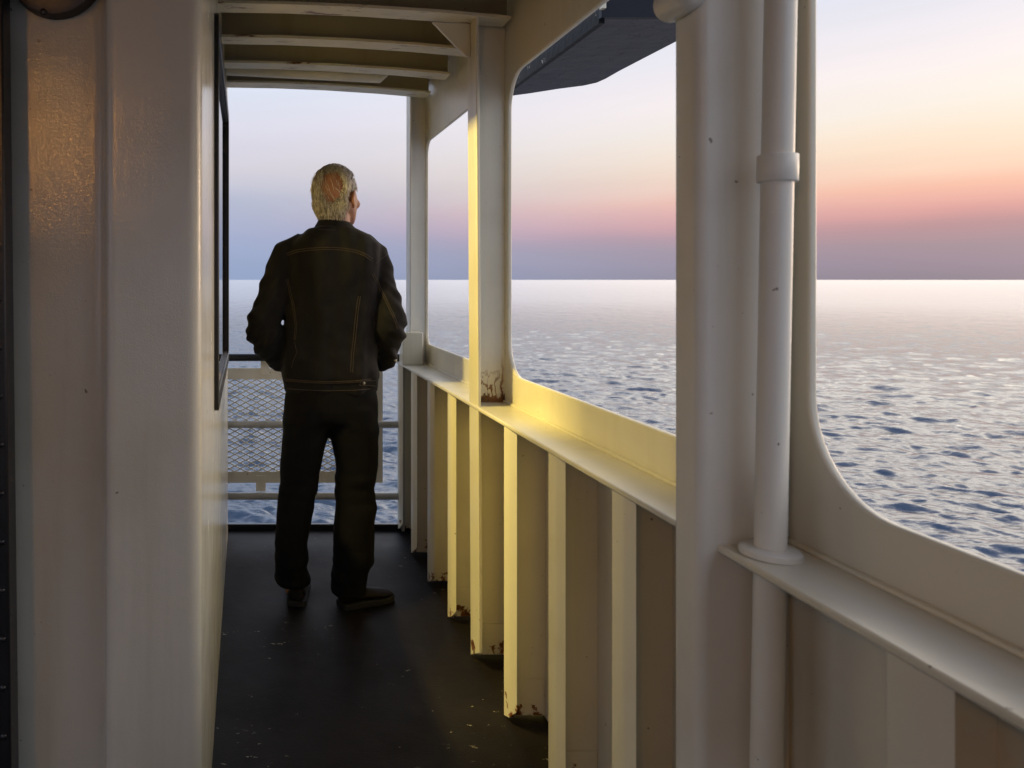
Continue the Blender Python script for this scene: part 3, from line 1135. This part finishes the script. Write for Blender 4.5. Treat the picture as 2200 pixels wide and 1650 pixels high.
def leg(rows):
    tr_.loft([ring((P(a, py, y_).x + P(b, py, y_).x) / 2, y_, P(0, py, y_).z, (P(b, py, y_).x - P(a, py, y_).x) / 2, rb, rf_, 26, 2.2) for (py, a, b, y_, rb, rf_) in rows])


leg([(870, 616, 712, 3.00, .108, .105), (905, 607, 716, 3.00, .106, .10), (925, 607, 705, 3.0, .10, .10), (960, 605, 698, 2.995, .095, .10), (1000, 602, 691, 2.99, .090, .095), (1060, 597, 679, 2.98, .086, .085),
     (1100, 594, 673, 2.97, .088, .08), (1130, 592, 667, 2.965, .09, .08), (1165, 591, 660, 2.965, .092, .085), (1195, 591, 664, 2.965, .092, .09), (1222, 592, 660, 2.965, .088, .095), (1249, 592, 666, 2.965, .09, .10)])
leg([(870, 700, 806, 3.00, .108, .105), (905, 700, 813, 3.00, .106, .10), (925, 706, 813, 3.0, .10, .10), (960, 714, 813, 2.995, .095, .10), (1000, 721, 812, 2.99, .090, .095), (1050, 719, 806, 2.98, .086, .085),
     (1090, 720, 809, 2.97, .088, .08), (1130, 717, 804, 2.96, .09, .08), (1165, 715, 803, 2.955, .092, .085), (1205, 716, 803, 2.95, .092, .09), (1232, 713, 786, 2.95, .088, .095), (1250, 711, 789, 2.95, .09, .095), (1268, 710, 790, 2.95, .092, .095)])
tr_.loft([ring((P(a, py, YM).x + P(b, py, YM).x) / 2, 3.005, P(0, py, YM).z, (P(b, py, YM).x - P(a, py, YM).x) / 2, rb, rf_, 30, 2.3) for (py, a, b, rb, rf_) in
          ((815, 617, 805, .102, .12), (845, 612, 809, .112, .12), (875, 609, 811, .116, .115), (900, 608, 812, .112, .11), (912, 640, 780, .08, .08))])


def wrinkle_t(c, n):
    d_ = .0
    z = c.z
    v = noise.noise(Vector((c.x * 9, c.y * 9, z * 15 + 2)))
    k = max(0, 1 - abs(z - .10) / .17)                       # stacked folds above the shoe
    d_ += k * .009 * (noise.noise(Vector((c.x * 6, c.y * 6, z * 42))) + .35 * v)
    k = max(0, 1 - abs(z - .45) / .14)                       # knee backs
    d_ += k * .008 * noise.noise(Vector((c.x * 7 + 4, c.y * 5, z * 26)))
    k = max(0, 1 - abs(z - .72) / .13)                       # seat
    s = (c.x - .31)
    d_ += k * .010 * noise.noise(Vector((c.x * 8, c.y * 6 + 3, (z + abs(s) * .5) * 20)))
    d_ += .003 * v
    return d_


trousers = remesh('trousers', tr_, .0085, 4, M['trouser'], man, wrinkle_t)

# --- jacket
jk = MB()
tors = [(488, 684, 760, 2.985, .055, .055), (496, 664, 772, 2.995, .075, .075), (508, 640, 795, 3.005, .098, .10), (526, 618, 816, 3.01, .118, .115),
        (552, 611, 820, 3.015, .132, .125), (600, 613, 812, 3.02, .142, .135), (660, 613, 805, 3.02, .136, .14), (720, 611, 803, 3.02, .128, .145), (770, 608, 808, 3.02, .130, .15),
        (797, 604, 815, 3.02, .132, .155), (808, 605, 815, 3.02, .131, .153), (816, 611, 811, 3.02, .125, .148), (824, 613, 810, 3.02, .124, .147), (839, 613, 810, 3.02, .124, .147)]
jk.loft([ring((P(a, py, y_).x + P(b, py, y_).x) / 2, y_, P(0, py, y_).z, (P(b, py, y_).x - P(a, py, y_).x) / 2, rb, rf_, 36, 2.5) for (py, a, b, y_, rb, rf_) in tors])
jk.tube([P(655, 528, 3.01), P(614, 548, 3.01), P(601, 580, 3.005), P(592, 620, 3.0), P(580, 655, 2.985), P(570, 685, 2.975), P(567, 702, 2.98), P(574, 728, 3.01), P(588, 752, 3.05), P(602, 772, 3.10), P(612, 782, 3.14)],
        [.060, .058, .059, .062, .066, .068, .072, .071, .064, .052, .040], 22)
jk.tube([P(775, 528, 3.01), P(808, 550, 3.01), P(817, 580, 3.005), P(825, 620, 3.0), P(834, 655, 2.985), P(838, 680, 2.975), P(836, 700, 2.98), P(833, 728, 3.01), P(832, 752, 3.05), P(832, 772, 3.10), P(820, 782, 3.14)],
        [.060, .055, .054, .056, .060, .066, .066, .060, .052, .044, .036], 22)


def wrinkle_j(c, n):
    x, y_, z = c
    arm = max(0., min(1., (abs(x - .305) - .185) / .05))
    up = (noise.noise(Vector((x * 13, y_ * 6, z * 3.2))) + .5 * noise.noise(Vector((x * 26, y_ * 9, z * 6 + 3))))
    d_ = (1 - arm) * (.013 * up + .004 * noise.noise(Vector((x * 20, y_ * 20, z * 20))))
    sgn = 1 if x > .305 else -1
    q = z + sgn * (x - .305) * .8
    elbow = max(0., 1 - abs(z - 1.10) / .28)
    d_ += arm * (.006 + .018 * elbow) * noise.noise(Vector((x * 6, y_ * 9, q * 27)))
    k = max(0, 1 - abs(z - .93) / .06) * (1 - arm)
    d_ += k * .006 * noise.noise(Vector((x * 30, y_ * 10, z * 9)))
    # shoulder blades and hollow of the spine
    if y_ < 3.0:
        d_ += .006 * math.exp(-((z - 1.36) / .09) ** 2) * (math.exp(-((x - .21) / .06) ** 2) + math.exp(-((x - .40) / .06) ** 2))
        d_ -= .006 * math.exp(-((z - 1.2) / .2) ** 2) * math.exp(-((x - .30) / .04) ** 2)
    return d_


jacket = remesh('jacket', jk, .0075, 4, M['denim'], man, wrinkle_j)

# collar, standing round the neck
cl = MB()
n = 40
rings = []
for (dz, rx, ry, yo) in ((1.482, .094, .084, .0), (1.50, .083, .075, .004), (1.528, .066, .066, .016), (1.531, .064, .064, .017), (1.527, .060, .060, .017), (1.49, .070, .064, .004)):
    rr_ = []
    for k in range(n):
        a = 2 * math.pi * k / n
        s = math.sin(a)
        z = dz - .020 * max(0, s) - .010 * max(0, math.cos(a)) * (1 if dz > 1.51 else 0)
        rr_.append((nx - .004 + rx * math.cos(a), 3.005 + yo + ry * s, z))
    rings.append(rr_)
vs = [p for r_ in rings for p in r_]
fs = []
for k in range(len(rings)):
    k2 = (k + 1) % len(rings)
    fs += [(k * n + i, k * n + (i + 1) % n, k2 * n + (i + 1) % n, k2 * n + i) for i in range(n)]
collar = MB().add(vs, fs).build('collar', M['denim'], jacket, smooth=True, angle=60)

# seams laid on the cloth
dgm = bpy.context.evaluated_depsgraph_get()


def bvh_of(o_):
    off = wloc(o_)
    return BVHTree.FromPolygons([v.co + off for v in o_.data.vertices], [p.vertices[:] for p in o_.data.polygons])


bj = bvh_of(jacket)
CAM = Vector((0, 0, CZ))


def on_cloth(px, py):
    d_ = (P(px, py, 1.0) - CAM).normalized()
    h = bj.ray_cast(CAM, d_)
    return h[0] + h[1] * .0008 if h[0] else None


def seam(pts, r_=.0024, name='seam', step=5, dbl=0):
    m_ = MB()
    for off in ((0,) if not dbl else (-dbl, dbl)):
        path = []
        for (a, b) in zip(pts[:-1], pts[1:]):
            k = max(1, int(math.hypot(b[0] - a[0], b[1] - a[1]) / step))
            dx, dy = b[0] - a[0], b[1] - a[1]
            ln = math.hypot(dx, dy)
            for i in range(k):
                t = i / k
                q = on_cloth(a[0] + dx * t - dy / ln * off, a[1] + dy * t + dx / ln * off)
                if q and (not path or (q - path[-1]).length < .05):
                    path.append(q)
        if len(path) > 2:
            m_.tube(path, r_, 6)
    if m_.v:
        m_.build(name, M['stitch'], jacket, smooth=True)


seam([(616, 547), (635, 540), (660, 536), (690, 534), (720, 534), (742, 536), (765, 540), (785, 548), (803, 562)], .0019, dbl=2.2)
seam([(772, 636), (768, 660), (765, 690), (761, 730), (757, 765), (755, 805)], .0015, dbl=2.3)
seam([(617, 600), (624, 630), (631, 660), (636, 700), (633, 735)], .0012, dbl=1.6)
seam([(633, 735), (638, 757), (630, 775), (625, 795)], .0016)
seam([(800, 588), (812, 610), (822, 630), (834, 655), (846, 680), (858, 712)], .0015, dbl=1.8)
seam([(833, 546), (824, 553), (812, 561), (803, 572)], .0010)
seam([(614, 816), (660, 820), (710, 822), (760, 820), (803, 815)], .0018, dbl=1.6)
seam([(618, 835), (660, 838), (710, 839.5), (760, 838.5), (800, 835)], .0015)
seam([(684, 493), (705, 494.5), (725, 494)], .0008)
tabp = [on_cloth(771, 827), on_cloth(775, 819), on_cloth(806, 817), on_cloth(808, 829)]
if all(tabp):
    off = Vector((0, -.004, 0))
    MB().hexa([p for p in tabp], [p + off for p in tabp]).build('waist_tab', M['denim'], jacket)
    m_ = MB()
    loop = [p + off * 1.2 for p in tabp]
    m_.tube([loop[0], loop[1], loop[2]], .0011, 6)
    m_.tube([loop[0], loop[3]], .0011, 6)
    m_.build('tab_stitching', M['stitch'], jacket)
for px, py in ((781, 823), (849, 774)):
    q = on_cloth(px, py)
    if q:
        MB().ell(q + Vector((0, -.005, 0)), (.0062, .003, .0062), nu=12, nv=6).build('button', M['button'], jacket, smooth=True)


# --- shoes
def shoe(heel, dirn, ln):
    d_ = Vector((*dirn, 0)).normalized()
    s_ = Vector((-d_.y, d_.x, 0))
    up, so = MB(), MB()
    rows = [(0, .030, .072), (.02, .037, .082), (.06, .038, .085), (.10, .039, .076), (.14, .043, .062), (.18, .048, .052), (.22, .046, .044), (.25, .036, .036), (.268, .018, .026)]
    rs, ss = [], []
    for t, w_, h_ in rows:
        t = t * ln / .268
        c = heel + d_ * t
        rr_ = []
        for k in range(18):
            a = 2 * math.pi * k / 18
            x, z = math.cos(a), math.sin(a)
            rr_.append(c + s_ * (x * w_ * (1 - .30 * max(0, z))) + Vector((0, 0, .020 + (h_ - .020) * (.5 + .5 * z))))
        rs.append(rr_)
    up.loft(rs)
    o_ = remesh('shoe', up, .005, 4, M['shoe'], man)
    l_, r_ = [], []
    for t, w_, h_ in rows:
        c = heel + d_ * t * ln / .268
        l_.append(c + s_ * (w_ + .003))
        r_.append(c - s_ * (w_ + .003))
    out = r_ + l_[::-1]
    so.prism([(p.x, p.y) for p in out], .001, .024)
    so.build('sole', M['sole'], o_, bevel=.003)
    return o_


shoe(Vector((.163, 2.930, 0)), (.10, 1), .27)
shoe(Vector((.335, 2.925, 0)), (.90, .40), .24)

# --- hair: fine locks rooted on the scalp and combed down
hd = HR @ Vector((0, 0, 1))
cr_c = hp(0, -.012, CRZ)
bald_dir = (P(712, 392, 2.93) - cr_c).normalized()
hv, hf = [], []
rnd = random.Random(11)
nk_c = hp(.0, -.010, 1.55)


def strand(p, nrm, length, rad, droop, flare, swirl):
    q = p - nrm * .003
    zmin = 1.520 + rnd.uniform(0, .030)
    lw = rnd.uniform(-.006, .008)
    fly = .07 if rnd.random() < .07 else 0
    v = (nrm * .30 + swirl * .8).normalized()
    segs = 6
    pts = [q.copy()]
    for k in range(segs):
        v = (v + Vector((0, 0, -1)) * droop + swirl * .10).normalized()
        q = q + v * length / segs
        # keep the lock just outside the skull
        loc = HR.transposed() @ (q - cr_c)
        e = Vector((loc.x / (CR[0] + flare), loc.y / (CR[1] + flare), loc.z / (CR[2] + flare)))
        l2 = e.length
        hi = 1.0 + (.05 + fly) * k / segs
        if (l2 < 1 and loc.z > -.085) or (l2 > hi and loc.z > -.05):
            loc = loc / max(l2, .3) * (1 if l2 < 1 else hi)
            q = cr_c + HR @ loc
        # towards the nape the locks close in on the neck and end at the collar
        if q.z < 1.605:
            t_ = min(1, (1.605 - q.z) / .075)
            lim = .098 - .036 * t_ + lw
            hx = Vector((q.x - nk_c.x, q.y - nk_c.y, 0))
            if hx.length > lim:
                hx *= lim / hx.length
                q = Vector((nk_c.x + hx.x, nk_c.y + hx.y, q.z))
        q.z = max(q.z, zmin)
        pts.append(q.copy())
    n0 = len(hv)
    for k, c in enumerate(pts):
        r_ = rad * (1 - .75 * (k / segs) ** 2)
        t = (pts[min(k + 1, segs)] - pts[max(k - 1, 0)]).normalized()
        u = t.cross(nrm)
        if u.length < .05:
            u = t.cross(Vector((1, 0, 0)))
        u.normalize()
        w_ = u.cross(t)
        for a in (0, 2.094, 4.189):
            hv.append(tuple(c + (u * math.cos(a) * 1.3 + w_ * math.sin(a) * .8) * r_))
    for k in range(segs):
        for i in range(3):
            j = (i + 1) % 3
            hf.append((n0 + k * 3 + i, n0 + k * 3 + j, n0 + k * 3 + 3 + j, n0 + k * 3 + 3 + i))
    hf.append((n0 + segs * 3, n0 + segs * 3 + 1, n0 + segs * 3 + 2))


count = 0
while count < 5200:
    d_ = Vector((rnd.gauss(0, 1), rnd.gauss(0, 1), rnd.gauss(0, 1))).normalized()
    x, y_, z = d_
    # face and forehead free of hair, nape limit
    if y_ > .55 + .25 * z or z < -.86:
        continue
    if y_ > .15 and z < .05:
        continue
    if abs(x) > .5 and y_ > -.28 and z < .02:
        continue
    if y_ > .38 and z < .62:
        continue
    if y_ > .62:
        continue
    loc = Vector((x * CR[0], y_ * CR[1], z * CR[2]))
    p = cr_c + HR @ loc
    nrm = (HR @ Vector((x / CR[0], y_ / CR[1], z / CR[2]))).normalized()
    b = nrm.dot(bald_dir)
    n_ = .06 * noise.noise(p * 40)
    if b + n_ > .775 and rnd.random() > .06:
        continue
    if b + n_ > .70 and rnd.random() > .45:
        continue
    top = max(0, z)
    ln = .036 + .050 * (1 - top) + rnd.uniform(-.008, .010)
    if z < -.35:
        ln += .012
    if abs(x) > .42 and y_ > -.42 and z < .38:
        ln = min(ln, .022)
    side_v = HR @ Vector((x, 0, 0))
    back_v = HR @ Vector((0, -1, 0))
    sw = back_v * (.55 if z > .2 else .15) + side_v * .25 + Vector((rnd.gauss(0, .09), rnd.gauss(0, .09), rnd.gauss(0, .08))) + Vector(noise.noise_vector(p * 55)) * .22
    if b > .6:
        sw += Vector((.5, 0, -.1))
    rad = rnd.uniform(.0008, .0018) * (.55 if b > .66 else 1)
    strand(p, nrm, ln, rad, .42 if z < .5 else .25, rnd.uniform(.002, .0125), sw)
    count += 1
me = bpy.data.meshes.new('hair')
me.from_pydata(hv, [], hf)
link('hair', me, M['hair'], man, smooth=True, angle=None)
